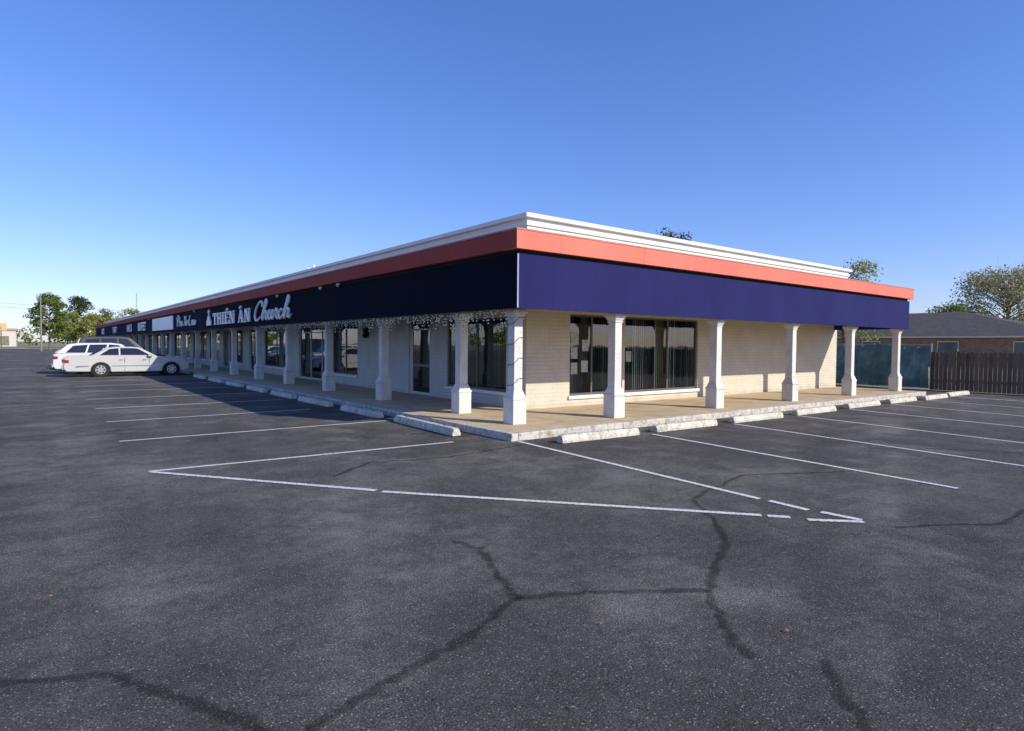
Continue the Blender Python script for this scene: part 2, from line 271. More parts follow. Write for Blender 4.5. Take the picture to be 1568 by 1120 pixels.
# sills
sl=MB()
for o in opsR: sl.box(o[0]-.05,o[1]+.05,WY-.06,WY+.1,o[2]-.09,o[2]+.0)
for o in opsL:
    if o[2]>.3: sl.box(WX-.06,WX+.1,o[0]-.05,o[1]+.05,o[2]-.09,o[2])
sl.obj("window_sills",M_white,B,bevel=.008)
fr=MB(); gl=MB(); it=MB(); bl=MB()
def T(ax,u0,u1,d0,d1,z0,z1,b,mi=0):
    if ax=='x': b.box(u0,u1,WY+d0,WY+d1,z0,z1,mi)
    else: b.box(WX+d0,WX+d1,u0,u1,z0,z1,mi)
def unit(ax,o,mull,fm=0,blind=None,trans=None):
    u0,u1,z0,z1=o; t=.05
    T(ax,u0,u0+t,.05,.12,z0,z1,fr,fm);T(ax,u1-t,u1,.05,.12,z0,z1,fr,fm)
    T(ax,u0+t,u1-t,.051,.119,z0,z0+t,fr,fm);T(ax,u0+t,u1-t,.051,.119,z1-t,z1,fr,fm)
    for m_ in mull: T(ax,m_-t/2,m_+t/2,.055,.115,z0+t,z1-t,fr,fm)
    if trans: T(ax,u0+t,u1-t,.058,.112,trans-t/2,trans+t/2,fr,fm)
    if ax=='x': gl.add([(u0+.02,WY+.08,z0+.02),(u1-.02,WY+.08,z0+.02),(u1-.02,WY+.08,z1-.02),(u0+.02,WY+.08,z1-.02)],[(0,1,2,3)])
    else: gl.add([(WX+.08,u0+.02,z0+.02),(WX+.08,u1-.02,z0+.02),(WX+.08,u1-.02,z1-.02),(WX+.08,u0+.02,z1-.02)],[(0,3,2,1)])
    dd=2.2
    if ax=='x': vs=[(u0-.2,WY+.21,z0-.3),(u1+.2,WY+.21,z0-.3),(u1+.2,WY+dd,z0-.3),(u0-.2,WY+dd,z0-.3),(u0-.2,WY+.21,z1+.2),(u1+.2,WY+.21,z1+.2),(u1+.2,WY+dd,z1+.2),(u0-.2,WY+dd,z1+.2)]; it.add(vs,[(0,1,2,3),(4,7,6,5),(1,5,6,2),(2,6,7,3),(3,7,4,0)])
    else: vs=[(WX+.21,u0-.1,z0-.1),(WX+.21,u1+.1,z0-.1),(WX+dd,u1+.1,z0-.1),(WX+dd,u0-.1,z0-.1),(WX+.21,u0-.1,z1+.1),(WX+.21,u1+.1,z1+.1),(WX+dd,u1+.1,z1+.1),(WX+dd,u0-.1,z1+.1)]; it.add(vs,[(0,3,2,1),(4,5,6,7),(1,2,6,5),(2,3,7,6),(3,0,4,7)])
    if blind:
        u=u0+.06; cream=1
        while u<u1-.08:
            r=random.random(); a=random.gauss(blind[1],.12); hw=.042; d=.155
            if random.random()<.35: cream=1 if random.random()<blind[2] else 0
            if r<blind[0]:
                mi=0 if cream else 1  # slat colour: cream, else green, in random runs
                if not cream: a+=.4
                du,dw=hw*math.cos(a),hw*math.sin(a)
                if ax=='x': vs=[(u-du,WY+d-dw,z0+.05),(u+du,WY+d+dw,z0+.05),(u+du,WY+d+dw,z1-.02),(u-du,WY+d-dw,z1-.02)]
                else: vs=[(WX+d-dw,u-du,z0+.05),(WX+d+dw,u+du,z0+.05),(WX+d+dw,u+du,z1-.02),(WX+d-dw,u-du,z1-.02)]
                bl.add(vs,[(0,1,2,3)],mi)
            u+=.088
unit('x',opsR[0],[11.75],1,(.92,.5,.35)); unit('x',opsR[1],[14.9],1,(.92,.55,.4))
unit('y',opsL[0],[13.9],1,(.95,.7,.75)); unit('y',opsL[1],[],0,None,2.15); 
T('y',16.3+.05,16.3+.13,.06,.11,.2,2.1,fr,0);T('y',17.5,17.6,.06,.11,.2,2.1,fr,0);T('y',16.43,17.5,.06,.11,1.0,1.08,fr,1)
unit('y',opsL[2],[22.8],1,(.5,.6,.6)); unit('y',opsL[3],[25.3,26.6],0,None,2.15); unit('y',opsL[4],[31.4],1,(.6,.7,.7)); unit('y',opsL[5],[35.35],0,None,2.15)
for o in opsL[6:]: unit('y',o,[(o[0]+o[1])/2],1 if o[2]>.3 else 0,(.5,.6,.5) if o[2]>.3 else None)
fr.obj("window_frames",[M_frame,M_framed],B); gl.obj("window_glass",M_glass,B); it.obj("shop_interiors",M_int,B); bl.obj("vertical_blinds",[M_slat,M_slat2],B)
ps=MB()
for (x,z) in [(11.0,1.35),(11.0,1.75),(11.0,.95),(11.38,1.0),(11.4,1.55)]: ps.box(x,x+.24,WY+.070,WY+.074,z,z+.3)
ps.box(13.1,13.32,WY+.070,WY+.074,1.25,1.55)
ps.obj("window_posters",simple("paper",(.5,.5,.43),.8,.3,14),B)
# canopy
FX,FY,FE,ZB,ZT,ZR=7.12,9.08,25.24,2.39,3.40,3.82
c=MB()
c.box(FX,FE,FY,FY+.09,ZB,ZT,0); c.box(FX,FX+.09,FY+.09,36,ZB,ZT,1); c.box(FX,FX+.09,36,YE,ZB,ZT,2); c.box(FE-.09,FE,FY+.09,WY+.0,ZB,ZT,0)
c.box(FX-.004,FX-.001,FY+.004,FY+.09,ZB,ZT,1)  # thin skin carries the painted left-side shade round to the corner
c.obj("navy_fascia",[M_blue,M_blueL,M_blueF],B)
c=MB(); c.box(FX+.05,FE-.05,FY+.05,FY+.3,ZT,ZT+.1); c.box(FX+.05,FX+.3,FY+.3,YE,ZT,ZT+.1); c.obj("fascia_shadow_gap",M_dark,B)  # near-black recessed strip, paints the shadow line below the coral band
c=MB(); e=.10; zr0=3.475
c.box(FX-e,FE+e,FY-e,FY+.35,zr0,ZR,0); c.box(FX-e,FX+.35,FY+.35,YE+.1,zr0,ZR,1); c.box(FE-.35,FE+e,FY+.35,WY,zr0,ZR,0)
c.box(FX-e-.004,FX-e-.001,FY-e+.012,FY+.35,zr0+.01,ZR-.01,1)  # thin skin of the shade-darkened coral over the corner's left end
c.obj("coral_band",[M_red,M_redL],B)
c=MB(); c.box(FX+.09,FE-.09,FY+.09,WY+.0,ZC,ZC+.06); c.box(FX+.09,WX,WY,YE,ZC,ZC+.06); c.obj("soffit",M_soffit,B)
c=MB(); c.box(FX-.115,FE+.11,FY-.11,FY+.4,ZR,ZR+.03); c.box(FX-.115,FX+.4,FY+.4,YE,ZR,ZR+.03); c.obj("drip_edge",simple("metal_flashing",(.5,.2,.15),.5),B)
c=MB(); c.box(FX-.012,FX+.02,FY-.012,FY-.001,ZB,ZT-.01); c.obj("corner_trim",simple("trim_grey",(.35,.35,.45),.5),B)
PX,PY,PE=8.30,10.26,22.9
r=MB(); r.box(FX+.3,FE-.2,FY+.3,YE,ZR-.06,ZR+.012); r.obj("roof_deck",simple("roof_membrane",(.3,.3,.29),.9),B)
r=MB()
for (off,z0,z1) in [(.0,ZR,4.14),(-.03,4.14,4.22),(-.07,4.22,4.30),(-.04,4.30,4.38),(-.13,4.38,4.47)]:
    r.box(PX+off,PE-off,PY+off,PY+.4,z0,z1); r.box(PX+off,PX+.4,PY+.4,YE-.5,z0,z1); r.box(PE-.4,PE-off,PY+.4,YE-.5,z0,z1)
r.obj("parapet_cornice",M_white,B,bevel=.006)
# columns
def column(x,y):
    m=MB(); z=ZS
    m.box(x-.165,x+.165,y-.165,y+.165,z,.60); m.frus(x,y,.60,.63,.165,.18); m.frus(x,y,.63,.67,.18,.155); m.frus(x,y,.67,.80,.155,.108)
    m.box(x-.105,x+.105,y-.105,y+.105,.80,2.2); m.frus(x,y,2.2,2.23,.12,.125); m.frus(x,y,2.23,2.33,.108,.165); m.box(x-.175,x+.175,y-.175,y+.175,2.33,2.40); m.box(x-.09,x+.09,y-.09,y+.09,2.40,ZC)
    m.obj("column",M_col,B,bevel=.008)
cols=[(7.58,9.72),(10.07,9.37),(13.8,9.37),(17.52,9.37),(21.27,9.37),(24.95,9.37)]+[(7.74,y_) for y_ in (11.92,15.9,19.97,24.0,28.0,32.2,36.5,40.7)]+[(7.74,44.9+4.2*i) for i in range(15)]
for x_,y_ in cols: column(x_,y_)
ls=MB(); yy=9.6
while yy<26:
    x_=7.24; L_=random.choice([.08,.16,.26,.34,.2]); n_=4; px_,py_,pz_=x_,yy,2.40
    for i in range(n_):
        q=(x_+random.uniform(-.02,.02),py_+random.uniform(-.05,.05),pz_-L_/n_); ls.tube((px_,py_,pz_),q,.005,.005,3); px_,py_,pz_=q
        ls.box(q[0]-.01,q[0]+.01,q[1]-.01,q[1]+.01,q[2]-.025,q[2],1)
    yy+=random.uniform(.06,.14)
for i in range(60):
    a0,a1=i*.42,(i+1)*.42; z0_,z1_=.7+i*.027,.7+(i+1)*.027
    def sq(a,z):
        c_,s_=math.cos(a),math.sin(a); k=.118/max(abs(c_),abs(s_)); return (7.58+c_*k,9.72+s_*k,z+.03*math.sin(a*3))
    ls.tube(sq(a0,z0_),sq(a1,z1_),.006,.006,4)
ls.obj("icicle_lights",[simple("wire",(.05,.06,.05),.6),simple("bulb",(.75,.75,.7),.3)],B)
fx=MB()
for y_ in (17.5,18.9,23.2,38.,55.): fx.tube((FX-.09,y_,ZT-.02),(FX-.02,y_,ZT+.04),.05,.035,8)
for (x_,y_,h_) in ((8.7,24,.28),(8.7,24.6,.22),(9.0,52,.3)): fx.tube((x_,y_,4.4),(x_,y_,4.47+h_),.04,.04,8)
fx.box(8.6,9.1,23.4,24.4,4.3,4.58)
fx.obj("roof_vents_and_lamps",M_white,B)
wl=MB(); wl.box(WX-.14,WX,20.6,20.8,2.02,2.26); wl.frus(WX-.1,20.7,1.9,2.02,.05,.09); wl.obj("wall_lantern",M_dark,B)
# ------------------------------------------------------------------ signs on the fascia
SX=FX-.03
M_sign=simple("sign_letter_white",(.88,.88,.87),.4,.03)
S=empty("church_sign")
q=MB(); cnt=[0]
def stroke(pts,y0,z0,sx,sz):
    cnt[0]+=1; d=.0006*(cnt[0]%9); vs=[(SX-.03-d,y0-a*sx,z0+b*sz) for a,b in pts]+[(FX,y0-a*sx,z0+b*sz) for a,b in pts]; n=len(pts)
    q.add(vs,[tuple(range(n)),tuple(range(2*n-1,n-1,-1))]+[(i,n+i,n+(i+1)%n,(i+1)%n) for i in range(n)])
R=lambda a,b,c_,d_:[(a,b),(c_,b),(c_,d_),(a,d_)]
G={'T':(.85,[R(.33,.0,.52,1),R(.02,.9,.83,1),R(.02,.7,.10,.9),R(.75,.7,.83,.9),R(.2,0,.65,.06)]),
'H':(.95,[R(.1,0,.29,1),R(.64,0,.83,1),R(.29,.46,.64,.56),R(0,0,.38,.06),R(0,.94,.38,1),R(.55,0,.93,.06),R(.55,.94,.93,1)]),
'I':(.5,[R(.14,0,.33,1),R(.02,0,.45,.06),R(.02,.94,.45,1)]),
'E':(.8,[R(.1,0,.29,1),R(.0,0,.74,.09),R(.0,.91,.72,1),R(.29,.46,.56,.55),R(.66,.09,.74,.3),R(.64,.7,.72,.91)]),
'N':(.98,[R(.12,0,.22,1),R(.74,0,.84,1),[(.12,1),(.36,1),(.84,0),(.64,0)],R(0,0,.34,.06),R(.62,.94,.96,1)]),
'A':(.98,[[(.08,0),(.18,0),(.5,1),(.42,1)],[(.66,0),(.88,0),(.54,1),(.42,1)],R(.2,.28,.7,.36),R(.0,0,.28,.06),R(.58,0,.97,.06)])}
def word(s_,yl,yr,z0,h,circ=()):
    tot=sum(G[ch][0]+.06 if ch!=' ' else .5 for ch in s_); sx=(yl-yr)/tot; x=0
    for i,ch in enumerate(s_):
        if ch==' ': x+=.5; continue
        for p_ in G[ch][1]: stroke([(x+a,b) for a,b in p_],yl,z0,sx,h)
        if i in circ:
            cx=x+.42
            stroke([(cx-.22,1.08),(cx-.1,1.08),(cx+.02,1.24),(cx-.04,1.3)],yl,z0,sx,h); stroke([(cx+.22,1.08),(cx+.1,1.08),(cx-.05,1.24),(cx+.04,1.3)],yl,z0,sx,h)
        x+=G[ch][0]+.06
word("THIEN AN",33.5,26.75,2.56,.56,(3,6))
for p_ in ([(0,0),(.9,0),(.9,.5),(0,.5)],[(.1,.52),(.8,.52),(.45,1.2)],[(.4,1.15),(.5,1.15),(.5,1.6),(.4,1.6)],[(.25,1.35),(.65,1.35),(.65,1.43),(.25,1.43)]): stroke(p_,34.9,2.55,1.0,.5)
q.obj("block_letters",M_sign,S)
def script(name,strokes,yl,z0,sx,sz,shear,rad,parent,off=0):
    cu=bpy.data.curves.new(name,'CURVE'); cu.dimensions='3D'; cu.bevel_depth=rad; cu.bevel_resolution=1; cu.resolution_u=5
    for st in strokes:
        sp=cu.splines.new('BEZIER'); sp.bezier_points.add(len(st)-1)
        for bp,(a,b) in zip(sp.bezier_points,st):
            bp.co=(SX-.02,yl-(a+b*shear)*sx,z0+b*sz); bp.handle_left_type=bp.handle_right_type='AUTO'
    cu.materials.append(M_sign); o=link(bpy.data.objects.new(name,cu)); o.parent=parent
h=[(1.0,.15),(1.28,.6),(1.48,1.1),(1.4,1.2),(1.28,.9),(1.18,0),(1.3,.35),(1.5,.5),(1.6,.4),(1.56,.1),(1.68,0),(1.85,.15)]
Cc=[[(.95,.8),(.92,1.05),(.65,1.12),(.35,.95),(.08,.5),(.14,.08),(.5,-.02),(.85,.2)],h,
[(1.85,.15),(1.98,.5),(1.93,.1),(2.05,0),(2.25,.15),(2.36,.5),(2.3,.1),(2.42,0),(2.55,.15),(2.7,.5),(2.74,.58),(2.8,.47),(2.93,.46),(2.88,.1),(3.0,0),(3.1,.1)],
[(3.5,.38),(3.36,.5),(3.17,.3),(3.2,.05),(3.4,0),(3.6,.15)],[(a+2.6,b) for a,b in h]]
script("script_letters",Cc,26.2,2.60,1.0,.62,.22,.052,S)
S2=empty("restaurant_sign")
Ph=[[(.3,0),(.35,1)],[(.0,.8),(.3,1.1),(.8,1.0),(.8,.6),(.35,.5)],[(1,0),(1.1,1.0)],[(1.08,.3),(1.3,.5),(1.45,.3),(1.42,0)],[(1.9,.5),(1.7,.3),(1.9,0),(2.1,.25),(1.9,.5)],
[(2.6,1),(3.2,0)],[(3.2,1),(2.6,0)],[(3.4,.25),(3.7,.45),(3.5,.5),(3.4,.15),(3.8,.05)],[(4.3,1.),(4.2,.1),(4.7,.05)],[(4.9,.5),(4.95,.05),(5.25,.1),(5.3,.5),(5.35,0)],[(5.8,.45),(5.55,.3),(5.75,0),(6.0,.4),(6.0,0)]]
script("restaurant_letters",Ph,43.4,2.66,.95,.55,.2,.045,S2)
S3=empty("blank_sign_panel"); q=MB(); q.box(FX-.06,FX-.002,44.7,53.3,2.5,3.38); q.obj("panel",M_sign,S3,bevel=.01)
def text_sign(name,body,y,z,size,col):
    cu=bpy.data.curves.new(name,'FONT'); cu.body=body; cu.size=size; cu.extrude=.02; cu.offset=.02; cu.materials.append(col); P=empty(name); o=link(bpy.data.objects.new("letters",cu)); o.parent=P
    o.location=(FX-.03,y,z); o.rotation_euler=(math.radians(90),0,math.radians(-90)); o.scale=(1.5,1,1)
M_bsign=simple("sign_letter_paleblue",(.55,.62,.85),.4,.05)
text_sign("shop_sign","BUFFET",61.5,2.62,.95,M_sign); text_sign("shop_sign","NAILS",69.5,2.62,.95,M_bsign); text_sign("shop_sign","THRIFT",83,2.62,.95,M_bsign); text_sign("shop_sign","CAFE",97,2.62,1.0,M_sign)
# ------------------------------------------------------------------ cars
def car(name,loc,rz,L,W,prof,gh,wins,paint,wx,wr=.34,arch=.40):
    P=empty(name,loc,rz)
    top,bot=prof
    outline=list(top)
    for (a,b) in bot: outline.append((a,b))
    def archpts(cx): return [(cx+arch*math.cos(t),.30+arch*math.sin(t)*.98) for t in [math.radians(d) for d in (-8,20,45,70,90,110,135,160,188)]]
    outline+= [(x,z) for x,z in archpts(wx[1])]+[(wx[1]-arch-.05,.22),(wx[0]+arch+.05,.22)]+[(x,z) for x,z in archpts(wx[0])]
    outline+= [(.12,.26)]
    bm=bmesh.new(); hw=W/2
    def yw(x,z):
        k=1-.05*max(0,(z-.6)/.4)-.04*max(0,(.5-z)/.3); k-= .10*max(0,(x-(L-.7))/.7)**2+.08*max(0,(.6-x)/.6)**2
        return hw*k
    a=[bm.verts.new((x,-yw(x,z),z)) for x,z in outline]; b=[bm.verts.new((x,yw(x,z),z)) for x,z in outline]
    n=len(a); bm.faces.new(a); bm.faces.new(b[::-1])
    for i in range(n): bm.faces.new((a[i],b[i],b[(i+1)%n],a[(i+1)%n]))
    bmesh.ops.recalc_face_normals(bm,faces=bm.faces)
    me=bpy.data.meshes.new("body"); bm.to_mesh(me); me.materials.append(paint); o=link(bpy.data.objects.new("body",me)); o.parent=P
    for p_ in me.polygons: p_.use_smooth=True
    bv=o.modifiers.new("b","BEVEL"); bv.width=.05; bv.segments=4; bv.limit_method='ANGLE'; bv.angle_limit=.9; o.modifiers.new("w","WEIGHTED_NORMAL")
    zb=gh[0][1]; zt=max(z for x,z in gh)
    def gy(z): return hw*(.93-.20*(z-zb)/(zt-zb))
    bm=bmesh.new(); a=[bm.verts.new((x,-gy(z),z)) for x,z in gh]; b=[bm.verts.new((x,gy(z),z)) for x,z in gh]; n=len(a)
    bm.faces.new(a); bm.faces.new(b[::-1])
    for i in range(n): bm.faces.new((a[i],b[i],b[(i+1)%n],a[(i+1)%n]))
    bmesh.ops.recalc_face_normals(bm,faces=bm.faces)
    me=bpy.data.meshes.new("cabin"); bm.to_mesh(me); me.materials.append(paint); o=link(bpy.data.objects.new("cabin",me)); o.parent=P
    for p_ in me.polygons: p_.use_smooth=True
    bv=o.modifiers.new("b","BEVEL"); bv.width=.05; bv.segments=3; bv.limit_method='ANGLE'; bv.angle_limit=.3; o.modifiers.new("w","WEIGHTED_NORMAL")
    g_=MB()
    for wn in wins:
        for sg in (-1,1):
            vs=[(x,sg*(gy(z)+.006),z) for x,z in wn]; g_.add(vs,[tuple(range(len(vs)))] if sg<0 else [tuple(range(len(vs)))[::-1]])
    for (p0,p1,sg) in ((gh[0],gh[1],-1),(gh[-1],gh[-2],1)):
        d=Vector((p1[0]-p0[0],p1[1]-p0[1])); nrm=Vector((d.y,-d.x)).normalized()*( 1 if (d.y*sg)>0 else -1)*.008
        A=(p0[0]+d.x*.1+nrm.x,p0[1]+d.y*.1+nrm.y); C_=(p0[0]+d.x*.9+nrm.x,p0[1]+d.y*.9+nrm.y)
        y0_=gy(A[1])-.09;y1_=gy(C_[1])-.09
        g_.add([(A[0],-y0_,A[1]),(A[0],y0_,A[1]),(C_[0],y1_,C_[1]),(C_[0],-y1_,C_[1])],[(0,1,2,3)])
    g_.obj("windows",M_cglass,P)
    wh=MB()
    for x in wx:
        for sg in (-1,1):
            y1=sg*(hw-.02); y0=sg*(hw-.24)
            wh.tube((x,y0,wr),(x,y1,wr),wr,wr,28,0); wh.tube((x,y1-sg*.01,wr),(x,y1+sg*.012,wr),wr*.66,wr*.62,24,1); wh.tube((x,y1,wr),(x,y1+sg*.03,wr),.05,.04,10,1)
            for k in range(7):
                t=2*math.pi*k/7; ca,sa=math.cos(t),math.sin(t); rr=wr*.45
                wh.tube((x+ca*rr,y1+sg*.008,wr+sa*rr),(x+ca*rr,y1+sg*.0145,wr+sa*rr),.045,.04,6,0)
    wh.obj("wheels",[M_tire,M_rim],P)
    iw=MB()
    for x in wx:
        iw.tube((x,-hw+.06,.32),(x,hw-.06,.32),arch-.01,arch-.01,20)
    iw.obj("wheel_wells",M_dark,P)
    d=MB(); zl=top[2][1]-.16
    for sg in (-1,1):
        d.box(-.005,.06,sg*(hw*.5)-.22,sg*(hw*.5)+.22,zl-.07,zl+.07,1); d.box(L-.13,L+.005,sg*hw*.62-.2,sg*hw*.62+.16,.56,.70,2)
        d.box(.0,.22,sg*(hw*.92)-.03,sg*(hw*.92)+.03,zl-.07,zl+.06,1)
        d.box(wx[1]-1.03,wx[1]-.84,sg*(hw+.02)-.08,sg*(hw+.02)+.08,gh[0][1]-.02,gh[0][1]+.1,3)
        d.box(.5,wx[0]-arch-.05,sg*hw*1.0-.008,sg*hw*1.0+.008,.50,.54,4); d.box(wx[0]+arch+.05,wx[1]-arch-.05,sg*hw*1.0-.008,sg*hw*1.0+.008,.50,.54,4)
        for hx in (wx[0]+.75,wx[0]+1.75): d.box(hx,hx+.16,sg*(hw*.985)-.012,sg*(hw*.985)+.012,.80,.83,4)
        for hx in (wx[0]+.98,wx[0]+2.02): d.box(hx,hx+.012,sg*(hw*.99)-.012,sg*(hw*.99)+.006,.28,.93,0)
    d.box(-.03,.10,-hw*.85,hw*.85,.36,.50,3); d.box(L-.12,L+.02,-hw*.82,hw*.82,.34,.46,3); d.box(L-.1,L+.006,-hw*.38,hw*.38,.54,.72,0); d.box(-.012,.05,-.26,.26,zl-.08,zl+.06,5)
    d.obj("trim",[M_dark,M_red_l,M_lamp,paint,M_chrome,M_white],P,bevel=.01)
    return P
prof=([(0,.42),(.02,.75),(.07,.92),(.25,.985),(1.2,1.01),(2.5,1.0),(3.7,.985),(4.6,.92),(5.1,.83),(5.24,.66)],[(5.27,.42),(5.2,.27)])
gh=[(1.05,1.0),(1.72,1.385),(2.1,1.44),(2.8,1.445),(3.1,1.41),(3.85,.98)]
wins=[[(1.42,1.04),(1.82,1.33),(2.2,1.375),(2.2,1.04)],[(2.27,1.04),(2.27,1.38),(2.86,1.375),(3.02,1.345),(3.52,1.04)]]
car("parked_sedan",(1.07,36.32,0),0,5.27,1.96,prof,gh,wins,M_silver,(1.45,4.45))
profs=([(0,.42),(.02,.85),(.06,1.02),(.25,1.06),(1.2,1.06),(2.5,1.05),(3.5,1.04),(4.2,.98),(4.6,.88),(4.72,.68)],[(4.75,.42),(4.7,.27)])
ghs=[(.1,1.05),(.38,1.62),(.8,1.70),(2.3,1.72),(2.75,1.66),(3.7,1.03)]
winss=[[(.42,1.10),(.62,1.56),(1.25,1.62),(1.25,1.10)],[(1.33,1.10),(1.33,1.62),(2.1,1.64),(2.1,1.10)],[(2.18,1.10),(2.18,1.64),(2.62,1.60),(3.3,1.10)]]
gho=[(x+ (.25 if z>1.2 else 0),z-.1 if z>1.2 else z) for x,z in ghs]; wo=[[(x+(.25 if z>1.2 else .12),z-.1 if z>1.2 else z) for x,z in w_] for w_ in winss]
car("parked_suv",(.75,39.9,0),0,4.75,1.85,profs,gho,wo,M_white_c,(.95,3.75),.35,.42)
ghd=[(x,z+.28 if z>1.2 else z) for x,z in ghs]; wd=[[(x,z+.25 if z>1.2 else z) for x,z in w_] for w_ in winss]
car("parked_suv",(1.75,43.4,0),0,5.0,1.95,profs,ghd,wd,M_darkc,(.95,3.75),.37,.44)
car("parked_sedan",(1.4,50.5,0),0,5.27,1.9,prof,gh,wins,M_white_c,(1.45,4.45))
car("parked_sedan",(1.2,47,0),0,5.27,1.9,prof,gh,wins,M_darkc,(1.45,4.45))
# ------------------------------------------------------------------ fences
FXN=29.3
f=MB(); y=-20
while y<9.6:
    h_=1.55+random.uniform(-.03,.03); d=random.uniform(-.012,.012); f.box(FXN+d,FXN+.02+d,y,y+.138,.0,h_); y+=.15
for z in (.35,1.3): f.box(FXN+.035,FXN+.08,-20,9.6,z,z+.09)
y=-20
while y<9.7: f.box(FXN+.085,FXN+.18,y,y+.1,0,1.68); y+=2.4
mf,nf,bf=mat("weathered_wood"); pf=pos(nf); gi=nf.nodes.new("ShaderNodeNewGeometry")
sv=nf.nodes.new("ShaderNodeMapping"); sv.inputs["Scale"].default_value=(14,14,1.2); nf.links.new(pf,sv.inputs[0])
nf.links.new(mix(nf,ramp(nf,gi.outputs["Random Per Island"],[(0,0.),(1,.65)]),ramp(nf,noise(nf,sv.outputs[0],1.5,5,.7),[(.3,(.06,.043,.032)),(.7,(.18,.125,.085))]),(.24,.17,.12)),bf.inputs["Base Color"]); bf.inputs["Roughness"].default_value=.9
f.obj("wooden_fence",mf)
FT=empty("tarp_fence")
f=MB(); ny,nz=240,14; Y0,Y1=9.7,16.5
def tp(i,j):
    y=Y0+(Y1-Y0)*i/ny; z=.06+1.78*j/nz; t=j/nz
    dx=.05*math.sin(y*9+math.sin(y*3)*2+t*1.5)+.03*math.sin(y*23+t*3)*(1-t*.5)+.04*math.sin(y*2.1+z*3)
    sag=.05*math.sin(y*2.6)*t+ .04*abs(math.sin(y*1.3))*t
    return (FXN-.12+dx,y,z-sag)
for i in range(ny+1):
    for j in range(nz+1): f.v.append(tp(i,j))
for i in range(ny):
    for j in range(nz): a=i*(nz+1)+j; f.f.append((a,a+nz+1,a+nz+2,a+1)); f.m.append(0)
mt,nt_,bt=mat("green_tarp"); pt=pos(nt_); nt_.links.new(ramp(nt_,noise(nt_,pt,1.5,6,.65),[(.3,(.05,.11,.11)),(.5,(.11,.21,.20)),(.72,(.28,.40,.38))]),bt.inputs["Base Color"]); bt.inputs["Roughness"].default_value=.6
bump(nt_,bt,noise(nt_,pt,6,6,.7),.8,.06)
f.obj("tarp",mt,FT,smooth=True)
f=MB(); y=Y0
while y<Y1: f.tube((FXN+.05,y,0),(FXN+.05,y,1.9),.03,.03,8); y+=2.2
f.tube((FXN+.05,Y0,1.85),(FXN+.05,Y1,1.85),.02,.02,6); f.obj("posts",simple("galvanised",(.4,.4,.4),.4,metal=.6),FT)
# ------------------------------------------------------------------ trees
def leafmat(name,dk,lt,br=None):
    m,nt,b=mat(name); gi=nt.nodes.new("ShaderNodeNewGeometry")
    n=noise(nt,pos(nt),.9,3); f_=mth(nt,'ADD',mth(nt,'MULTIPLY',gi.outputs["Random Per Island"],.6),mth(nt,'MULTIPLY',n,.5))
    st=[(.2,dk),(.65,lt)]+([(.92,br)] if br else []); nt.links.new(ramp(nt,f_,st),b.inputs["Base Color"]); b.inputs["Roughness"].default_value=.7; b.inputs["Specular IOR Level"].default_value=.2
    out=[n_ for n_ in nt.nodes if n_.type=='OUTPUT_MATERIAL'][0]; tl=nt.nodes.new("ShaderNodeBsdfTranslucent"); tl.inputs[0].default_value=(*lt,1); mx=nt.nodes.new("ShaderNodeMixShader"); mx.inputs[0].default_value=.3
    nt.links.new(b.outputs[0],mx.inputs[1]); nt.links.new(tl.outputs[0],mx.inputs[2]); nt.links.new(mx.outputs[0],out.inputs[0]); return m
L_green=leafmat("leaf_green",(.045,.075,.02),(.17,.23,.05),(.28,.3,.08)); L_yel=leafmat("leaf_yellow_green",(.10,.12,.03),(.32,.34,.08),(.45,.40,.14)); L_dark=leafmat("leaf_dark",(.025,.04,.016),(.07,.09,.032)); L_pale=leafmat("leaf_pale",(.15,.15,.06),(.36,.34,.15),(.45,.38,.22))
M_bark=simple("bark",(.17,.135,.10),.9,.3,6)
def leaves(b,C,R_,n,ls_):
    c=np.array(C); d=rng.normal(size=(n,3)); d/=np.linalg.norm(d,axis=1)[:,None]; r=rng.uniform(.15,1,size=(n,1))**.6
    P=c+d*r*np.array(R_)
    a=rng.normal(size=(n,3)); a/=np.linalg.norm(a,axis=1)[:,None]; b_=np.cross(a,rng.normal(size=(n,3))); b_/=np.linalg.norm(b_,axis=1)[:,None]
    s=rng.uniform(.6,1.3,size=(n,1))*ls_
    for i in range(n):
        p=P[i];u=a[i]*s[i];v=b_[i]*s[i]*.6; b.add([p-u,p-v*.9,p+u,p+v],[(0,1,2,3)])
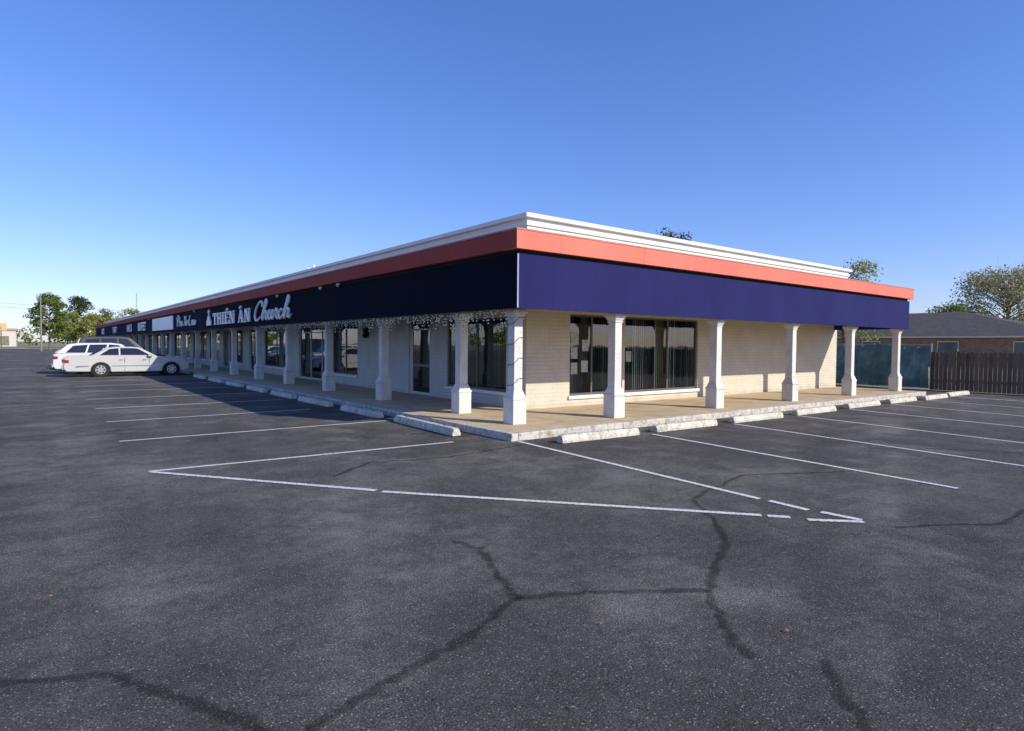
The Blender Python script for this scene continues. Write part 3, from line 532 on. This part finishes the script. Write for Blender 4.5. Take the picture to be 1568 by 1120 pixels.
def tree(name,x,y,h,cr,cb,lm,nc=40,nl=60,ls_=.22,seed=0,bare=0,cone=False):
    rnd=random.Random(seed); P=empty(name,(x,y,0)); t=MB(); lv=MB()
    tr=.035*h*.6; mid=Vector((rnd.uniform(-.2,.2),rnd.uniform(-.2,.2),cb)); t.tube((0,0,-.05),mid,tr,tr*.75,9)
    top=Vector((rnd.uniform(-.4,.4),rnd.uniform(-.4,.4),h*.9)); t.tube(mid,top,tr*.75,tr*.12,8)
    for i in range(nc):
        fz=rnd.random()**.85; z=cb+(h-cb)*(.02+.94*fz)
        prof_=math.sqrt(max(.05,1-((fz-.42)/.62)**2)) if not cone else (1.02-fz)
        rr=cr*prof_*math.sqrt(rnd.uniform(.12,1.0))*rnd.uniform(.75,1.12); an=rnd.uniform(0,6.283)
        c=Vector((rr*math.cos(an),rr*math.sin(an),z)); zb_=max(cb*.9,z-rr*rnd.uniform(.5,.9)); k=min(1,(zb_-cb*.8)/(h*.9-cb*.8)); st=mid.lerp(top,max(0,k))
        m_=st.lerp(c,.5)+Vector((rnd.uniform(-.2,.2),rnd.uniform(-.2,.2),rnd.uniform(-.1,.35)))*cr*.15
        t.tube(st,m_,tr*.26,tr*.16,5); t.tube(m_,c,tr*.16,tr*.05,5)
        for kk in range(3 if not bare else 6):
            e_=c+Vector((rnd.gauss(0,1),rnd.gauss(0,1),rnd.gauss(.3,.8)))*cr*.16; t.tube(c,e_,tr*.05,tr*.015,3)
        if rnd.random()<bare*.5: continue
        q_=cr*rnd.uniform(.16,.30); leaves(lv,c,(q_*1.25,q_*1.25,q_*.8),int(nl*(1-.5*bare)*rnd.uniform(.6,1.3)),ls_)
    t.obj("trunk_and_limbs",M_bark,P); lv.obj("foliage",lm,P)
tree("tree",47.2,21.2,8.2,3.0,2.2,L_yel,60,80,.10,3,.3)
tree("tree",49,37.9,12.6,3.6,4,L_dark,50,80,.13,5)
tree("tree",123,30,14.3,9.0,3,L_pale,150,110,.20,8,.4)
tree("tree",98.8,31,7.6,3.4,1.5,L_green,50,60,.2,9,.1)
tree("tree",140,18,16.0,9,3,L_pale,90,90,.22,10,.4)
tree("tree",2.4,144,10.4,3.2,2.2,L_green,80,110,.17,12)
tree("tree",5.6,155,8.0,2.8,1.5,L_yel,45,90,.17,13)
tree("pine_tree",8.6,186,12.5,4.0,3,L_dark,60,90,.22,14)
tree("tree",9.6,146,6.8,3.0,1.3,L_yel,45,90,.17,15)
tree("tree",14,190,10,4,2,L_green,50,80,.22,16)
tree("tree",21,196,10.6,4.6,2,L_yel,50,70,.22,17,.2)
tree("tree",28,205,10,4.5,2,L_green,50,60,.22,18)
dt=MB()
def mass(x0,y0,x1,y1,n,h):
    for i in range(n):
        t=(i+rng.uniform(-.4,.4))/n; x=x0+(x1-x0)*t+rng.uniform(-6,6); y=y0+(y1-y0)*t+rng.uniform(-6,6); hh=h*rng.uniform(.55,1.2); w_=rng.uniform(3,6)
        for k in range(5): leaves(dt,(x+rng.uniform(-w_,w_)*.6,y+rng.uniform(-w_,w_)*.6,hh*rng.uniform(.25,.8)),(w_*.6,w_*.6,hh*.3),38,.6)
mass(-60,270,130,250,44,6); mass(-150,-60,-150,260,60,10); mass(150,120,190,-60,40,6)
dt.obj("distant_trees",L_green)
# ------------------------------------------------------------------ brick house on the right
Hs=empty("brick_house")
hx0,hx1,hy0,hy1=70,90,12.5,39.5
ze=2.75
w=MB(); w.box(hx0+.5,hx1-.5,hy0+.5,hy1-.5,-.03,ze); w.obj("walls",M_redbrick,Hs)
r=MB(); zr_=5.7
EV=[(hx0,hy0,ze),(hx1,hy0,ze),(hx1,hy1,ze),(hx0,hy1,ze),(hx0,hy0,ze+.16),(hx1,hy0,ze+.16),(hx1,hy1,ze+.16),(hx0,hy1,ze+.16)]
r.add(EV,[(0,3,2,1),(0,1,5,4),(1,2,6,5),(2,3,7,6),(3,0,4,7)],1)
r.add([(hx0-.1,hy0-.1,ze+.17),(hx1+.1,hy0-.1,ze+.17),(hx1+.1,hy1+.1,ze+.17),(hx0-.1,hy1+.1,ze+.17),(80,23.5,zr_),(80,29.5,zr_)],[(0,1,4),(1,2,5,4),(2,3,5),(3,0,4,5)],0)
r.obj("roof",[simple("shingles",(.085,.078,.07),.9,.25,2,fine=12),M_white],Hs)
w=MB()
for y_ in (15,21,28): w.box(hx0+.44,hx0+.5,y_,y_+1.8,1.2,2.4,0); w.box(hx0+.40,hx0+.44,y_+.08,y_+1.72,1.28,2.32,1)
w.obj("windows",[M_white,M_int],Hs)
# ------------------------------------------------------------------ far left things
P=empty("street_lamp"); m=MB(); m.tube((1,125.5,0),(1,125.5,9.3),.13,.07,8); m.tube((1,125.5,9.2),(2.0,125.5,9.5),.05,.04,6); m.box(1.8,2.5,125.3,125.7,9.42,9.58); m.obj("pole",simple("pole_steel",(.25,.24,.22),.5),P)
P=empty("utility_pole"); m=MB(); m.tube((-14,170,0),(-14,170,10.5),.18,.12,8); m.box(-15.2,-12.8,169.9,170.1,9.6,9.75); m.tube((-14,170,9.9),(-90,190,9.4),.03,.03,4); m.tube((-14,170,9.9),(60,235,10.5),.03,.03,4); m.tube((-14,170,9.),(60,235,9.6),.03,.03,4); m.obj("pole_and_wires",M_bark,P)
P=empty("radio_tower"); m=MB()
for k in range(10):
    z=k*2.1; a_=.5*(1-k/14)
    for sx_,sy_ in ((-1,-1),(1,-1),(0,1)): m.tube((33+sx_*a_,290+sy_*a_,z),(33+sx_*a_*.95,290+sy_*a_*.95,z+2.1),.06,.06,4)
    m.tube((33-a_,290-a_,z),(33+a_,290-a_,z+2.1),.04,.04,4)
m.obj("mast",simple("tower_steel",(.3,.3,.3),.6),P)
P=empty("distant_shop"); m=MB(); m.box(-22,-4,232,246,-.03,4.6,0); m.box(-22.3,-3.7,231.7,246.3,4.6,5.2,1); 
for k in range(4): m.box(-20+k*4,-17.6+k*4,231.9,232,.3,3,2)
m.obj("walls",[simple("stucco",(.6,.56,.5),.8),simple("orange_trim",(.45,.25,.18),.6),M_int],P)
P=empty("roadside_sign"); m=MB(); m.tube((-6.5,205,0),(-6.5,205,5.5),.12,.12,8); m.box(-7.6,-5.4,204.9,205.1,4.2,6.2,1); m.obj("sign_face",[M_bark,simple("sign_yellow",(.6,.45,.2),.5)],P)
m=MB(); m.add([(-300,158,-.01),(300,158,-.01),(300,168,-.01),(-300,168,-.01)],[(0,1,2,3)]); m.obj("road",simple("road_concrete",(.3,.29,.27),.9,.1))
# ------------------------------------------------------------------ light + sky
sd=Vector((1.19,-2.62,1.64)).normalized(); el=math.asin(sd.z); az=math.atan2(sd.x,sd.y)
ld=bpy.data.lights.new("sun","SUN"); ld.energy=5.0; ld.angle=math.radians(.53); ld.color=(1,.93,.80); lo=link(bpy.data.objects.new("sun",ld)); lo.rotation_euler=sd.to_track_quat('Z','Y').to_euler(); lo.location=(20,-20,30)
wd_=bpy.data.worlds.new("World"); sc.world=wd_; wd_.use_nodes=True; nt=wd_.node_tree; bgd=nt.nodes["Background"]
sk=nt.nodes.new("ShaderNodeTexSky"); sk.sky_type='NISHITA'; sk.sun_disc=False; sk.sun_elevation=el; sk.sun_rotation=az; sk.air_density=1.0; sk.dust_density=.35; sk.ozone_density=3.0; sk.altitude=0
a_=mix(nt,1.0,sk.outputs[0],.15,'MULTIPLY')
gm=nt.nodes.new("ShaderNodeGamma"); gm.inputs[1].default_value=.86; nt.links.new(a_,gm.inputs[0])
hs=nt.nodes.new("ShaderNodeHueSaturation"); hs.inputs["Saturation"].default_value=1.22; nt.links.new(gm.outputs[0],hs.inputs["Color"])
fin=mix(nt,1.0,hs.outputs[0],(.84/.12,.85/.12,1.22/.12),'MULTIPLY')
nt.links.new(fin,bgd.inputs[0]); bgd.inputs[1].default_value=.12
# ------------------------------------------------------------------ camera
th,pi_,ro=0.6573,0.0334,0.0085
F=Vector((math.sin(th)*math.cos(pi_),math.cos(th)*math.cos(pi_),-math.sin(pi_))); Rr=Vector((math.cos(th),-math.sin(th),0)); U=Rr.cross(F)
r_=Rr*math.cos(ro)+U*math.sin(ro); u_=U*math.cos(ro)-Rr*math.sin(ro)
cd=bpy.data.cameras.new("camera"); cd.sensor_width=36; cd.lens=949.4/1568*36; cd.clip_end=4000; cd.clip_start=.05
co=link(bpy.data.objects.new("camera",cd)); M=Matrix((( r_.x,u_.x,-F.x,0),(r_.y,u_.y,-F.y,0),(r_.z,u_.z,-F.z,1.7),(0,0,0,1))); co.matrix_world=M
sc.camera=co
sc.view_settings.view_transform='Standard'; sc.view_settings.look='None'; sc.view_settings.exposure=0
